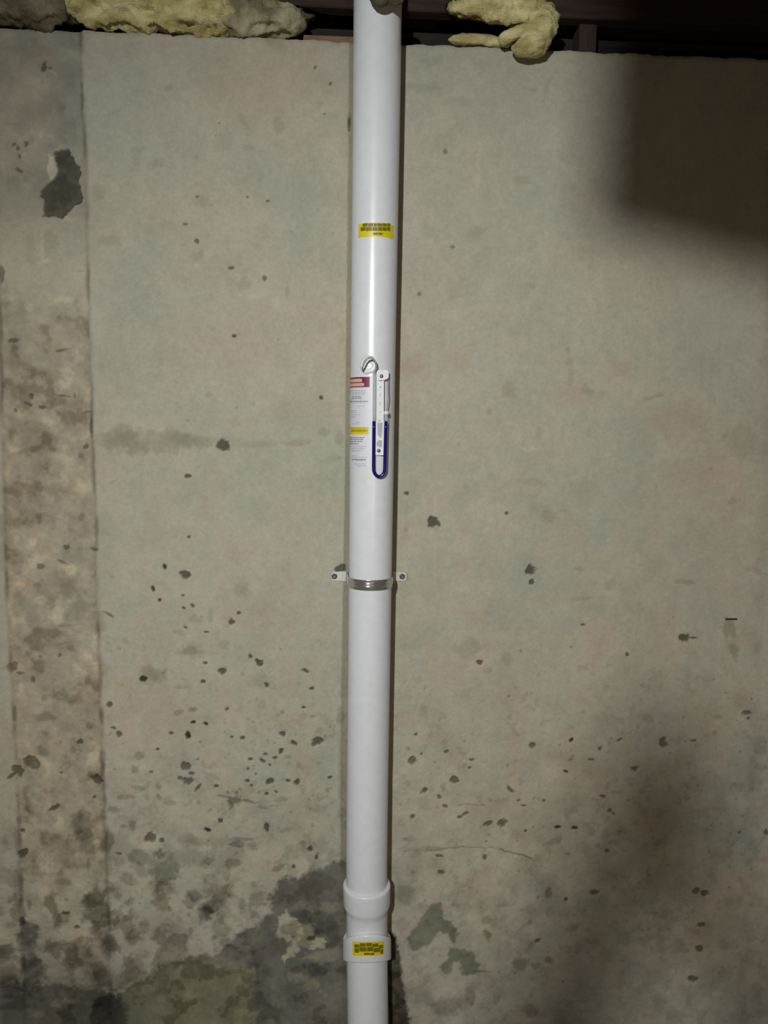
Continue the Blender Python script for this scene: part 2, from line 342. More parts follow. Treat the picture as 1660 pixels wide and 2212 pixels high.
for a_ in [(640, 1450, 98, 118, 0, (0.40, 0.42, 0.36), 0.95), (600, 1380, 50, 50, 0, GRN, 0.7), (722, 1655, 55, 92, -5, (0.42, 0.43, 0.41), 0.95), (545, 900, 72, 95, 15, MID, 0.65), (575, 1000, 60, 90, -25, GRN, 0.6),
           (540, 810, 18, 40, 10, MID, 0.6), (715, 985, 42, 95, 0, (0.45, 0.42, 0.36), 0.9), (1100, 1180, 95, 120, 0, GRN, 0.85), (950, 1090, 80, 42, 20, GRN, 0.8), (1085, 1310, 75, 65, 0, BRN, 0.65), (1080, 1070, 30, 28, 0, MID, 0.8),
           (862, 1230, 50, 45, 0, MID, 0.6), (735, 1180, 45, 40, 0, MID, 0.45), (340, 1430, 42, 70, -30, MID, 0.85), (395, 1520, 32, 55, -25, MID, 0.85), (360, 1350, 26, 24, 0, MID, 0.5), (905, 1630, 60, 52, -25, BRN, 0.75), (970, 1560, 36, 60, 25, BRN, 0.6),
           (520, 1690, 45, 40, -25, BRN, 0.8), (485, 1770, 50, 60, 0, MID, 0.7), (620, 1830, 90, 110, 0, MID, 0.65), (700, 1900, 90, 90, 0, MID, 0.55), (880, 1840, 120, 60, -45, MID, 0.55), (1150, 1600, 110, 90, 30, MID, 0.5),
           (1090, 1930, 58, 95, 0, (0.6, 0.62, 0.62), 0.8), (1380, 1470, 55, 90, 10, MID, 0.7), (1300, 1345, 52, 38, 10, MID, 0.65), (25, 975, 35, 40, 0, MID, 0.35), (60, 1550, 45, 22, 0, MID, 0.5), (120, 960, 30, 75, 0, BRN, 0.45), (120, 1290, 26, 160, 0, BRN, 0.4),
           (640, 860, 60, 36, 0, BRN, 0.35), (420, 1265, 65, 22, 5, BRN, 0.5), (240, 1050, 120, 110, 0, (0.86, 0.9, 0.86), 0.5), (780, 1520, 24, 36, 30, BRN, 0.75), (850, 1505, 30, 22, 0, BRN, 0.45), (410, 1670, 100, 18, -5, BRN, 0.5),
           (590, 1160, 15, 44, 0, BRN, 0.6), (1250, 970, 70, 30, 0, MID, 0.4), (360, 975, 30, 30, 0, MID, 0.4)]:
    blob('L', *a_[:5], col=a_[5], a=a_[6])
for a_ in [(200, 1410, 62, 110, 38, MID, 0.85), (235, 1590, 58, 45, 0, MID, 0.55), (140, 1480, 40, 60, 20, MID, 0.6), (320, 1140, 45, 30, 0, MID, 0.7), (640, 1160, 48, 18, -30, MID, 0.7), (350, 1000, 48, 22, 0, BLU, 0.9), (380, 970, 95, 12, 3, MID, 0.7),
           (460, 1025, 30, 22, 40, MID, 0.5), (670, 910, 45, 14, -15, MID, 0.4), (700, 1040, 38, 30, 0, MID, 0.3), (655, 705, 45, 16, -10, MID, 0.4), (335, 708, 40, 32, 0, GRN, 0.95), (270, 685, 52, 9, 14, MID, 0.9), (410, 712, 55, 9, 14, MID, 0.8),
           (520, 760, 55, 6, 8, MID, 0.7), (620, 745, 60, 5, -8, MID, 0.5), (310, 745, 20, 26, 0, GRN, 0.7), (290, 655, 12, 10, 0, GRN, 0.8), (345, 660, 12, 12, 0, GRN, 0.8), (870, 1490, 75, 45, 10, (0.8, 0.8, 0.8), 0.7), (1020, 1500, 45, 90, 0, (0.85, 0.85, 0.85), 0.6),
           (730, 1530, 45, 16, -10, MID, 0.7), (900, 1600, 40, 24, 0, MID, 0.6), (770, 480, 14, 45, -30, FNT, 0.9), (1040, 150, 22, 60, 0, BRN, 0.6), (50, 100, 30, 18, 0, FNT, 0.8), (690, 415, 22, 16, 0, FNT, 1.0), (160, 990, 150, 28, 0, FNT, 0.8), (1045, 600, 18, 300, 0, BRN, 0.28)]:
    blob('M', *a_[:5], col=a_[5], a=a_[6])
poly('A', [(240, 1420), (340, 1390), (390, 1500), (440, 1530), (470, 1600), (440, 1680), (410, 1670), (410, 1625), (340, 1605), (290, 1640), (240, 1700), (150, 1690), (120, 1640), (190, 1570), (220, 1480)], (0.42, 0.46, 0.41), 0.97, 4, wob=6)
poly('A', [(400, 1740), (450, 1700), (560, 1720), (580, 1790), (620, 1830), (610, 1880), (540, 1890), (490, 1850), (480, 1805), (440, 1815), (420, 1870), (370, 1890), (345, 1830), (400, 1790)], (0.45, 0.49, 0.43), 0.95, 4, wob=6)
poly('A', [(-40, 1590), (40, 1600), (75, 1750), (100, 1950), (150, 2240), (160, 2400), (-40, 2400)], (0.07, 0.055, 0.04), 0.95, 5, wob=2)  # brown-black wedge running down beside the pipe
for a_ in [(100, 1340, 62, 50, 0, (0.66, 0.70, 0.64), 0.9), (550, 2025, 50, 48, 20, (0.58, 0.52, 0.5), 0.85), (400, 2090, 150, 60, -5, (0.68, 0.66, 0.68), 0.8), (240, 2040, 80, 40, 20, (0.72, 0.70, 0.7), 0.6), (885, 1810, 50, 42, -10, (0.5, 0.46, 0.4), 0.85),
           (1075, 1780, 30, 26, 0, (0.55, 0.5, 0.45), 0.9), (990, 1822, 34, 20, 20, BRN, 0.6), (665, 1612, 24, 38, -35, BRN, 0.85), (655, 1520, 36, 26, 0, BRN, 0.5), (1075, 1335, 24, 30, 0, BRN, 0.8), (950, 2110, 55, 48, 20, BRN, 0.7), (930, 1545, 36, 20, -20, BRN, 0.4),
           (720, 2050, 22, 32, 0, BRN, 0.4), (1100, 990, 62, 20, -18, MID, 0.55), (860, 940, 50, 35, 0, FNT, 0.6), (230, 110, 28, 40, 0, FNT, 0.7), (240, 730, 50, 40, 0, FNT, 0.7), (150, 970, 60, 22, 0, FNT, 0.8), (270, 1040, 110, 16, -3, FNT, 1.0),
           (780, 1410, 55, 14, -5, BRN, 0.4), (950, 1680, 14, 50, 35, BRN, 0.4), (1240, 1570, 50, 30, 0, BRN, 0.3), (550, 1305, 20, 16, 0, BRN, 0.4), (640, 1860, 50, 8, 0, BRN, 0.6)]:
    blob('A', *a_[:5], col=a_[5], a=a_[6])
line('A', [(250, 1055), (300, 1047), (370, 1037), (430, 1029), (520, 1025), (600, 1030), (700, 1028)], 1.3, (0.55, 0.5, 0.42), 0.8)
line('A', [(740, 1040), (800, 1058), (850, 1066), (900, 1078), (960, 1102)], 1.6, (0.45, 0.42, 0.36), 0.95)
line('A', [(470, 745), (540, 735), (600, 750), (650, 742)], 1.2, BRN, 0.7)
for a_ in [(183, 270, 10), (385, 383, 15, 11), (222, 398, 9), (163, 445, 27, 24, -30), (447, 572, 23), (235, 645, 22, 14, -30), (340, 690, 15), (383, 752, 17, 10), (160, 820, 14), (553, 440, 16, 8), (545, 492, 12, 8), (962, 345, 17, 15), (1228, 305, 16, 9, -30), (1190, 517, 15, 8, 30),
           (815, 635, 34, 11, 40), (872, 712, 12, 6, -15), (905, 745, 17, 6), (1043, 713, 9), (515, 800, 20, 9, -25), (480, 822, 18, 9, -15), (658, 872, 32, 16, -25), (762, 867, 30, 20, -40), (922, 918, 12, 8), (1135, 890, 17, 9, 10), (1253, 898, 17, 10, 10), (645, 1095, 14, 17), (340, 1085, 28, 9), (350, 1195, 20, 14, 30), (1000, 1655, 20, 14, -30), (1193, 1380, 12)]:
    pit('A', *a_, a=0.85 if max(a_[2:4]) > 13 else 0.9)
for a_ in [(975, 100, 10), (80, 740, 10), (105, 1050, 14, 8), (160, 1190, 20, 12), (670, 945, 18, 9), (340, 175, 8), (510, 310, 10), (880, 1185, 12), (1105, 1465, 12, 8), (430, 1415, 10), (370, 620, 20, 30), (130, 360, 16, 14), (870, 272, 14, 6), (1225, 438, 18, 10), (1200, 1072, 26, 8)]:
    blob('A', *a_, col=MID, a=0.45)
for a_ in [(110, 305, 17, 10, -30), (430, 305, 18, 8, -20), (300, 362, 14, 12), (237, 438, 20, 9), (75, 518, 16, 8, 30), (535, 498, 19, 17), (725, 322, 24, 32), (930, 310, 20, 8), (1288, 125, 25, 15), (1300, 160, 10), (318, 685, 20, 12), (372, 780, 18, 13, 30), (400, 803, 16, 7, 40),
           (20, 890, 20, 9), (137, 898, 20, 12), (350, 1052, 14, 12), (1422, 928, 18, 15), (262, 1325, 28, 15), (943, 1325, 24, 20), (1005, 1335, 28, 17), (985, 1548, 28, 16), (925, 1912, 32, 20), (975, 1705, 28, 20), (1240, 925, 10)]:
    pit('B', *a_, a=0.82)
for a_ in [(365, 330, 10, 22), (105, 438, 24, 8), (413, 578, 11), (505, 600, 16, 18), (1073, 255, 16), (1085, 552, 19, 15), (1208, 600, 9), (240, 905, 32, 40), (385, 990, 22, 14), (280, 1015, 16), (85, 1072, 25, 7), (25, 970, 24, 16), (1060, 880, 22, 12), (1175, 935, 8), (75, 1380, 12), (400, 1530, 20, 10),
           (620, 1530, 20, 8), (740, 1485, 18, 10), (770, 1583, 19, 17), (125, 1575, 30, 22), (885, 1718, 20, 14), (850, 1680, 16, 10), (565, 1270, 18, 16), (400, 1425, 24, 14), (600, 2160, 24, 20), (195, 1450, 18, 12), (650, 1390, 14), (610, 160, 50, 30), (1085, 155, 30, 14), (550, 855, 16), (660, 1470, 30, 14),
           (395, 1290, 14), (185, 120, 14), (1260, 60, 60, 70), (1370, 330, 60, 50), (690, 1000, 30, 18), (1380, 490, 40, 22)]:
    blob('B', *a_, col=MID, a=0.32)
for a_ in [(735, 68, 18, 16, -35), (767, 228, 20, 11), (800, 270, 18, 17), (1150, 262, 14, 11), (1263, 275, 14, 20), (1297, 188, 16, 9), (1380, 198, 12, 9), (1060, 370, 13, 8), (1325, 437, 7), (1018, 521, 14, 7), (1245, 488, 30, 27), (1280, 532, 18, 10), (1262, 582, 32, 22), (1210, 562, 16, 12),
           (1330, 628, 30, 9, -45), (205, 462, 44, 42), (118, 515, 34, 30, 20), (75, 550, 26, 13, -30), (650, 572, 34, 24, 30), (538, 317, 17, 13), (635, 688, 12, 9), (410, 524, 11, 7), (360, 765, 34, 16, -30), (1008, 965, 34, 28), (1085, 983, 16, 14), (800, 1070, 20, 7), (150, 915, 14), (1390, 910, 22, 13),
           (440, 1470, 22, 11), (518, 1565, 20, 12), (152, 1068, 32, 24)]:
    pit('L', *a_, a=0.85)
for a_ in [(300, 25, 20, 26, 30), (185, 765, 15, 34, -28), (755, 770, 36, 26), (825, 885, 24, 16), (885, 890, 25, 34), (1120, 725, 45, 18), (1070, 690, 14, 24, -25), (1390, 1120, 40, 22, -20), (445, 1380, 14), (1130, 1440, 26, 18), (1270, 1480, 12, 18), (1230, 1385, 14), (228, 1120, 14), (130, 845, 16, 40), (680, 155, 22, 48),
           (925, 630, 45, 20), (845, 690, 60, 16), (910, 500, 24), (930, 410, 34, 24), (770, 500, 10), (300, 150, 70, 36), (290, 400, 40, 20), (580, 1640, 60, 9), (620, 1650, 14), (730, 1310, 40, 22), (1060, 620, 18, 30), (610, 540, 14), (100, 150, 16, 70), (1200, 120, 40, 18, -30), (1300, 100, 22, 16), (690, 430, 24, 90), (690, 800, 20, 50)]:
    blob('L', *a_, col=(0.5, 0.5, 0.44), a=0.62)
for a_ in [(280, 100, 13, 9, -40), (52, 190, 17, 9), (135, 198, 12, 10), (20, 280, 15, 19), (385, 290, 16, 10), (312, 288, 11, 8), (800, 85, 14, 9), (655, 265, 20, 18), (730, 325, 14, 19, -30), (885, 322, 38, 24, -8), (640, 382, 15, 15), (540, 402, 11, 9), (603, 425, 17, 8), (438, 437, 20, 10), (520, 445, 19, 10, 30),
           (570, 475, 11, 8), (420, 498, 8), (477, 535, 7), (417, 580, 14, 9), (443, 610, 10, 9), (212, 615, 13, 10), (570, 588, 24, 16, -30), (690, 577, 17, 11), (750, 590, 18, 13, -35), (975, 557, 15, 11), (550, 668, 14, 10), (613, 655, 14, 6, 30), (240, 848, 16, 13), (545, 895, 18, 27, -10), (150, 910, 22, 12),
           (840, 1045, 18, 17), (880, 1095, 9, 16), (850, 1643, 25, 15), (730, 1160, 12, 12)]:
    pit('M', *a_)
for a_ in [(460, 183, 10), (940, 285, 11, 18, 20), (600, 328, 12, 6), (860, 885, 14), (300, 400, 16, 8), (650, 120, 14), (855, 150, 18, 10), (500, 660, 14), (165, 778, 20, 8, -20), (90, 725, 14), (955, 640, 14, 20), (790, 1000, 18), (470, 1275, 30, 20), (380, 1410, 30, 60), (60, 1350, 50, 34)]:
    blob('M', *a_, col=MID, a=0.5)
for a_ in [(568, 72, 12, 9), (1090, 438, 12, 10), (508, 725, 32, 33), (291, 910, 16, 12), (302, 1271, 12, 7), (272, 1497, 29, 25), (153, 1452, 9, 16, -25), (83, 1578, 11, 16, -20), (122, 1650, 9), (262, 1622, 8), (273, 1698, 13, 8), (322, 1678, 13, 13), (597, 1724, 11, 10), (557, 1783, 16, 15), (278, 1810, 12, 6, 30),
           (402, 1840, 14, 7), (665, 1987, 11), (722, 2028, 17, 17), (705, 2010, 12, 8, 20), (503, 2070, 29, 19), (993, 2070, 19, 10, 10), (382, 2138, 14, 11), (400, 2025, 14, 8), (1035, 2175, 12, 10), (770, 2155, 14, 13, 30), (1205, 1465, 30, 20, -20), (25, 2120, 17)]:
    pit('D', *a_)
for a_ in [(1100, 645, 34, 30), (291, 575, 13), (330, 1760, 38, 28), (500, 1910, 38, 24), (845, 1942, 8), (955, 2145, 18, 10), (215, 1835, 14), (255, 1850, 30, 18, 30), (150, 2085, 15), (65, 2090, 55, 50), (295, 1950, 70, 26), (615, 1580, 40, 46), (420, 420, 20), (835, 92, 9), (685, 478, 8), (582, 497, 9), (1200, 690, 30, 45),
           (1200, 800, 16, 12), (720, 2120, 60, 50), (430, 1740, 16, 45), (620, 2090, 12), (320, 1950, 80, 40), (240, 2170, 30, 12), (545, 1760, 16, 12)]:
    blob('D', *a_, col=(0.6, 0.6, 0.57), a=0.45)
blob('D', 60, 700, 260, 60, 0, (0.72, 0.71, 0.68), 0.75, soft=0.9); blob('D', 330, 690, 130, 36, 0, (0.76, 0.76, 0.73), 0.75, soft=0.9); blob('D', 760, 712, 200, 16, 0, FNT, 0.55, soft=1.0)
blob('D', 950, 715, 60, 20, 0, (0.86, 0.78, 0.74), 0.7); blob('D', 570, 580, 45, 28, 20, (0.95, 0.86, 0.82), 0.8); blob('D', 700, 1680, 110, 90, -20, (0.85, 0.85, 0.84), 0.5, soft=0.9)
for a_ in [(195, 863, 24, 21), (624, 1078, 21, 18), (627, 1127, 10, 10), (518, 826, 7, 8), (852, 1314, 14, 5), (1298, 1375, 22, 15), (1334, 1373, 14, 4), (398, 1478, 12, 9), (1045, 1445, 8, 8), (80, 740, 10, 7)]:
    pit('C', *a_)
for a_ in [(793, 165, 22, 24), (195, 863, 38, 34), (1318, 1130, 24, 14), (1300, 1125, 48, 12), (430, 1515, 22, 12), (518, 1465, 22, 36), (340, 1425, 50, 42), (700, 845, 30, 28), (1410, 632, 9), (1190, 305, 18, 12, -30), (1150, 320, 40, 8, -10), (870, 290, 28, 22), (1505, 775, 26, 14, -20), (850, 1200, 52, 8), (310, 525, 9),
           (655, 1533, 10), (790, 115, 14), (530, 280, 26, 34), (620, 690, 60, 16), (1470, 490, 12), (800, 230, 14, 40), (440, 380, 14), (660, 480, 14, 30), (970, 1140, 30, 22), (830, 1070, 18, 10), (860, 1500, 24, 14), (1350, 1550, 12), (555, 1590, 9), (75, 900, 12)]:
    blob('C', *a_, col=(0.66, 0.64, 0.60), a=0.42)
for a_ in [(100, 170, 70, 60), (780, 310, 45, 28), (1000, 200, 60, 50), (280, 1500, 80, 18), (1280, 430, 120, 80), (330, 1260, 80, 14), (1420, 650, 110, 60), (900, 1420, 50, 120), (850, 300, 40, 60), (320, 150, 50, 60)]:
    blob('C', *a_, col=(1.02, 0.90, 0.87), a=0.7, soft=1.0)
for a_ in [(150, 770, 14, 22), (205, 780, 8, 24), (225, 690, 22, 10), (620, 545, 50, 9), (260, 60, 10, 60), (150, 350, 14, 50)]:
    blob('C', *a_, col=(1.12, 1.11, 1.09), a=0.8, soft=0.8)
for a_ in [(1480, 1340, 14, 44, -4), (1508, 1350, 14, 40, -10), (1512, 1435, 18, 38, -18)]:
    blob('C', *a_, col=(0.62, 0.53, 0.40), a=0.62, soft=0.8)
blob('C', 1600, 1080, 45, 14, 15, (0.8, 0.76, 0.76), 0.7); blob('C', 1560, 520, 90, 60, 20, (0.84, 0.84, 0.82), 0.7, soft=0.9)
# --- top left
poly('E', [(372, 1040), (470, 1020), (500, 1100), (530, 1140), (545, 1180), (528, 1240), (553, 1300), (558, 1370), (500, 1400), (470, 1440), (430, 1485), (380, 1480), (290, 1470), (302, 1440), (290, 1370), (265, 1320), (300, 1270), (370, 1225), (387, 1150)], (0.20, 0.20, 0.18), 0.99, 1.6, depth=0.011, wob=3)
poly('E', [(330, 1060), (366, 1070), (378, 1150), (366, 1215), (345, 1225), (315, 1190)], (1.75, 1.75, 1.68), 0.85, 2, wob=3)
poly('E', [(500, 1100), (550, 1050), (575, 1100), (572, 1380), (560, 1300), (540, 1240), (545, 1180)], (1.15, 0.98, 0.92), 0.7, 3)
blob('E', 490, 1500, 95, 22, 12, (1.15, 1.05, 1.0), 0.8); blob('E', 295, 455, 27, 30, 0, (0.33, 0.33, 0.33), 0.95, depth=0.004); blob('E', 345, 465, 16, 13, 0, MID, 0.8); blob('E', 365, 495, 30, 8, 35, (1.3, 1.3, 1.25), 0.8)
for a_ in [(130, 1160, 24, 13, 30), (175, 980, 18, 22), (125, 1010, 12, 14), (130, 1068, 11, 17, -25), (10, 1880, 17, 52), (95, 985, 16, 12)]:
    pit('E', *a_, a=0.7)
for a_ in [(190, 1180, 30, 10, 25), (160, 1585, 20, 13), (95, 1240, 42, 50), (360, 1000, 50, 24), (530, 1850, 40, 7), (70, 845, 55, 9), (0, 1150, 14, 26), (290, 560, 16, 22), (410, 740, 34, 45), (215, 950, 20, 26), (480, 480, 90, 60), (90, 330, 90, 20), (470, 260, 120, 80), (220, 1700, 40, 90), (350, 1650, 60, 70), (240, 720, 90, 140), (140, 880, 50, 50), (470, 900, 90, 110)]:
    blob('E', *a_, col=(0.72, 0.71, 0.70), a=0.45, soft=0.7)
blob('E', 290, 350, 90, 34, 0, (0.98, 0.84, 0.82), 0.8, soft=0.9); blob('E', 560, 660, 10, 110, 0, (0.45, 0.45, 0.43), 0.75, soft=0.8, depth=0.003)
for a_ in [(275, 920, 18, 26), (350, 930, 20, 14), (170, 1050, 14, 16), (200, 1270, 30, 24), (60, 2030, 60, 22), (210, 2090, 26, 30), (450, 2050, 60, 18), (290, 1660, 12, 80), (310, 1780, 30, 14)]:
    blob('E', *a_, col=(1.22, 1.21, 1.17), a=0.7, soft=0.7)
# --- rough strip in the middle height
for a_ in [(400, 790, 60, 50, 0, 1.25), (420, 890, 45, 50, 0, 1.2), (140, 980, 50, 18, 0, 1.2), (60, 900, 36, 60, 0, 1.14), (400, 370, 26, 24, 0, 1.22), (340, 540, 26, 45, 0, 1.12), (100, 530, 70, 28, 0, 1.16), (380, 1190, 36, 50, 0, 1.18), (340, 1740, 36, 60, 30, 1.18), (100, 1570, 40, 30, -30, 1.14), (400, 1440, 60, 20, 20, 1.14), (330, 1590, 26, 20, 0, 1.2), (500, 1480, 40, 16, 0, 1.12), (0, 1120, 14, 20, 0, 1.3)]:
    f_ = a_[5]; blob('H', *a_[:5], col=(f_, f_*0.99, f_*0.97), a=0.85, soft=0.6)
for a_ in [(370, 155, 36, 7, -10), (165, 475, 20, 9, 20), (245, 498, 30, 12), (188, 432, 14), (92, 520, 12, 18, -20), (518, 523, 18, 5), (510, 735, 17, 15), (547, 620, 10, 50), (390, 1330, 17, 14), (370, 1420, 30, 8, 25), (240, 1450, 26, 14), (355, 1978, 17, 12), (195, 2120, 15, 17), (70, 2047, 28, 26), (120, 2085, 24, 12), (563, 1345, 22, 12), (445, 430, 5, 16), (385, 428, 34, 5, 8), (915, 1578, 9, 15, -20), (952, 1650, 8), (850, 2120, 16, 14), (985, 1452, 12, 18, -25), (650, 1735, 30, 9, 30), (80, 97, 26, 13)]:
    pit('H', *a_, a=0.68)
for a_ in [(140, 760, 120, 16, -14), (170, 610, 110, 40), (220, 700, 90, 70), (240, 850, 50, 45), (340, 980, 50, 40), (210, 1060, 60, 80), (200, 1170, 90, 30, -20), (110, 1400, 60, 40), (370, 1560, 90, 80), (290, 1650, 45, 28), (330, 300, 60, 40), (80, 240, 50, 60), (430, 490, 50, 60), (480, 1700, 40, 60), (590, 1800, 40, 90), (100, 1620, 26), (400, 1800, 80, 8, -4), (410, 1905, 80, 8, -8), (655, 1910, 22, 10, 30), (710, 1932, 14), (980, 2085, 18, 22), (750, 1890, 16), (615, 2060, 34, 40), (680, 940, 30, 9, -30), (665, 1510, 12), (890, 2080, 70, 60), (540, 2045, 70, 6, -6), (20, 1200, 40, 200), (720, 700, 140, 80), (230, 2020, 50, 14, -15)]:
    blob('H', *a_, col=(0.70, 0.66, 0.60), a=0.55, soft=0.7)
# --- upper field
for a_ in [(1411, 184, 8, 9), (1503, 282, 9, 11), (1468, 468, 6), (829, 523, 5), (806, 598, 4), (1120, 995, 12, 7), (999, 970, 7), (618, 1137, 13, 8), (690, 1241, 16, 13), (899, 1403, 14, 10), (1103, 1466, 15, 13), (693, 968, 10, 7)]:
    pit('F', *a_, a=0.8)
for a_ in [(325, 690, 30, 30), (320, 755, 20, 45), (295, 805, 16), (430, 775, 50, 26, -20), (720, 995, 50, 36), (775, 1022, 16, 9), (690, 1330, 36, 34), (975, 1500, 36, 36), (1240, 1545, 14, 48), (1190, 60, 76, 36, 15), (1130, 35, 30, 28), (975, 510, 16, 48, -25), (1565, 1455, 9, 18), (30, 1382, 40, 5), (1005, 675, 34, 20), (1270, 1190, 14), (520, 300, 26, 26), (1440, 410, 24, 22), (90, 950, 40, 40), (690, 730, 18, 14), (1190, 560, 30, 60), (1520, 1195, 9), (150, 1240, 70, 30)]:
    blob('F', *a_, col=(0.74, 0.745, 0.72), a=0.5, soft=0.8)
blob('F', 1618, 510, 9, 50, 0, (0.25, 0.25, 0.2), 0.9, depth=0.004)
for a_ in [(1115, 965, 8, 18), (245, 870, 30, 7, -25), (1080, 1560, 70, 26), (1180, 1610, 16, 30), (1460, 1050, 34, 14, -40), (1230, 1510, 14, 12), (220, 630, 12)]:
    blob('F', *a_, col=(1.12, 1.12, 1.09), a=0.7, soft=0.8)
for a_ in [(215, 511, 9, 10), (245, 940, 11, 9), (95, 1152, 8)]: pit('G', *a_, a=0.6)
for a_ in [(765, 905, 18, 5), (655, 882, 10, 6), (610, 240, 13, 12), (580, 230, 24, 6, 20), (672, 225, 12, 38, 15), (655, 285, 8, 10), (350, 880, 45, 24, -30), (1110, 1222, 14, 5, -30), (545, 635, 32, 22), (140, 110, 52, 24), (600, 1110, 22, 14), (120, 230, 80, 20), (280, 290, 60, 24)]:
    blob('G', *a_, col=(0.76, 0.765, 0.74), a=0.5, soft=0.8)
for a_ in [(240, 1240, 34, 40), (160, 940, 30, 34), (360, 600, 12, 120), (170, 540, 10, 30), (120, 780, 10, 40), (180, 330, 24, 60)]:
    blob('G', *a_, col=(1.10, 1.08, 1.05), a=0.7, soft=0.9)
# scattered small pinholes between the ones set by image pixels
for k in range(260):
    u_ = random.uniform(30, 1650); v_ = random.triangular(1250, 2150, 1750)
    if 735 < u_ < 870: continue
    r_ = random.uniform(1.2, 2.6); blob('P', u_, v_, r_*random.uniform(1, 1.7), r_, random.uniform(-40, 40), (0.5, 0.48, 0.43), random.uniform(0.3, 0.8), depth=0.001)
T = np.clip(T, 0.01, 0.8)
# relief
D = D - 0.0007*L3 + 0.0006*n1*(0.4+lowz)
top = np.clip((Z-(WALL_TOP-0.012))/0.012, 0, 1)
Y = D + top**2*0.004
edge = fbm(X[-1], X[-1]*0+5, 0.035, 4)
fade = np.clip((Z-(WALL_TOP-0.03))/0.03, 0, 1)
Zm = Z + fade*(edge*0.0030)[None, :]
# build mesh: front grid, then the top ledge, back and sides
rows_back = [0.05, 0.14, 0.25]
co = [np.stack([X, Y, Zm], -1).reshape(-1, 3)]
cl = [T.reshape(-1, 3)]
for yb in rows_back:
    co.append(np.stack([xs, np.full(nx, yb), Zm[-1]+0.0], -1)); cl.append(T[-1]*0.9)
co.append(np.stack([xs, np.full(nx, 0.25), np.zeros(nx)], -1)); cl.append(T[0]*0.9)
co = np.concatenate(co).astype(np.float32); cl = np.concatenate(cl).astype(np.float32)
NR = nzv+len(rows_back)+1
ii, jj = np.meshgrid(np.arange(NR-1), np.arange(nx-1), indexing='ij')
a_ = (ii*nx+jj).ravel(); q = np.stack([a_, a_+1, a_+nx+1, a_+nx], -1).astype(np.int32)
me = bpy.data.meshes.new('wall_back'); me.vertices.add(len(co)); me.vertices.foreach_set('co', co.ravel())
me.loops.add(q.size); me.loops.foreach_set('vertex_index', q.ravel())
me.polygons.add(len(q)); me.polygons.foreach_set('loop_start', np.arange(0, q.size, 4, dtype=np.int32))
me.polygons.foreach_set('use_smooth', np.ones(len(q), bool)); me.update(calc_edges=True); me.validate()
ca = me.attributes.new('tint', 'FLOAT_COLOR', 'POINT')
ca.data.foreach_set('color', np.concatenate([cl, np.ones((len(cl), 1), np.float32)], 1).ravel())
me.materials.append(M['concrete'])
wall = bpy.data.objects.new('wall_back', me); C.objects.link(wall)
tag(wall, 'poured concrete basement wall, pitted and stained, damp at its foot', kind='structure')
# flat steel form tie left in the wall, rust streak below it
p = at_plane(1580, 1337)
o = link('form_tie', *box(p.x-0.017, p.x+0.017, -0.004, 0.02, p.z-0.002, p.z+0.002, 0.0005), M['rusty'], wall)

floor = link('floor', *box(-2.4, 2.6, -4.6, 0.25, -0.1, 0.0), M['slab']); tag(floor, 'concrete basement floor slab', kind='structure')

# ------------------------------------------------------------------ ceiling framing
JZ = WALL_TOP+0.088
ceiling = link('ceiling', *box(-2.4, 2.6, -4.6, 0.29, JZ+0.235, JZ+0.255), M['wood']); tag(ceiling, 'dark board subfloor over the basement', kind='structure')
for y in [0.035] + [-0.37-0.4*k for k in range(10)]:
    link('joist', *box(-2.4, 2.6, y-0.019, y+0.019, JZ, JZ+0.235, 0.002), M['wood'], ceiling)
sill = link('trim_1', *box(-2.4, 2.6, 0.12, 0.25, WALL_TOP-0.004, JZ), M['wood_dark']); tag(sill, 'dark wooden sill plate set back on the wall', kind='structure')
rim = link('trim_2', *box(-2.4, 2.6, 0.21, 0.25, JZ, JZ+0.235), M['wood_dark']); tag(rim, 'dark wooden rim board over the sill plate', kind='structure')
# reddish sill seal showing left of the pipe
pa, pb = at_plane(655, 82), at_plane(775, 82)
seal = link('sill_shim', *box(pa.x, pb.x+0.03, 0.012, 0.12, WALL_TOP-0.004, WALL_TOP+0.018, 0.002), M['brick_red'])
tag(seal, 'thin reddish shim lying on the wall top left of the white pipe', 'shim')
p = at_plane(1283, 90)
blk = link('wood_block', *box(p.x-0.026, p.x+0.02, 0.040, 0.10, WALL_TOP-0.003, JZ, 0.002), M['wood_pale'])
tag(blk, 'short brown wooden block standing on the wall top right of the hanging insulation', 'block')

# ------------------------------------------------------------------ insulation
def lumpy(name, px_pts, radii, ys, m, amp=0.35, seed=0.0, n=56, sub=22, flat=1.0, freq=22.0, parent=None):
    pts = smooth_path([at_plane(px, py, y) for (px, py), y in zip(px_pts, ys)], sub)
    tt = np.linspace(0, 1, len(pts)); rr = np.interp(tt, np.linspace(0, 1, len(radii)), radii)
    ends = np.clip(np.minimum(tt, 1-tt)*9, 0, 1)**0.5; rr = rr*np.maximum(ends, 0.02)
    Vv, Ff = tube(pts, list(rr), n)
    out = []
    for i, v in enumerate(Vv):
        c = pts[i//n]; d = v-c; L = max(d.length, 1e-6)
        q_ = Vector((v.x*0.8+seed, v.y+seed*0.3, v.z))
        f = 1+amp*mnoise.fractal(q_*freq, 0.8, 2.0, 6)-amp*1.2*abs(mnoise.noise(Vector((q_.x*16, q_.y*36, q_.z*42))))+amp*0.4+0.05*mnoise.noise(q_*150)
        d = d*f; d.z *= flat
        v2 = c+d
        if name != 'insulation_tuft': v2.z = min(v2.z, JZ-0.003+0.0*v2.x)
        out.append(v2)
    return link(name, out, Ff, m, parent, smooth=True)
run = empty('insulation_run', at_plane(350, 40, 0.0)); tag(run, 'long fluffy insulation run stuffed above the wall at left, grey then yellow then greenish', 'insulation', 'insulation stuffed above the wall')
bpy.context.view_layer.update()
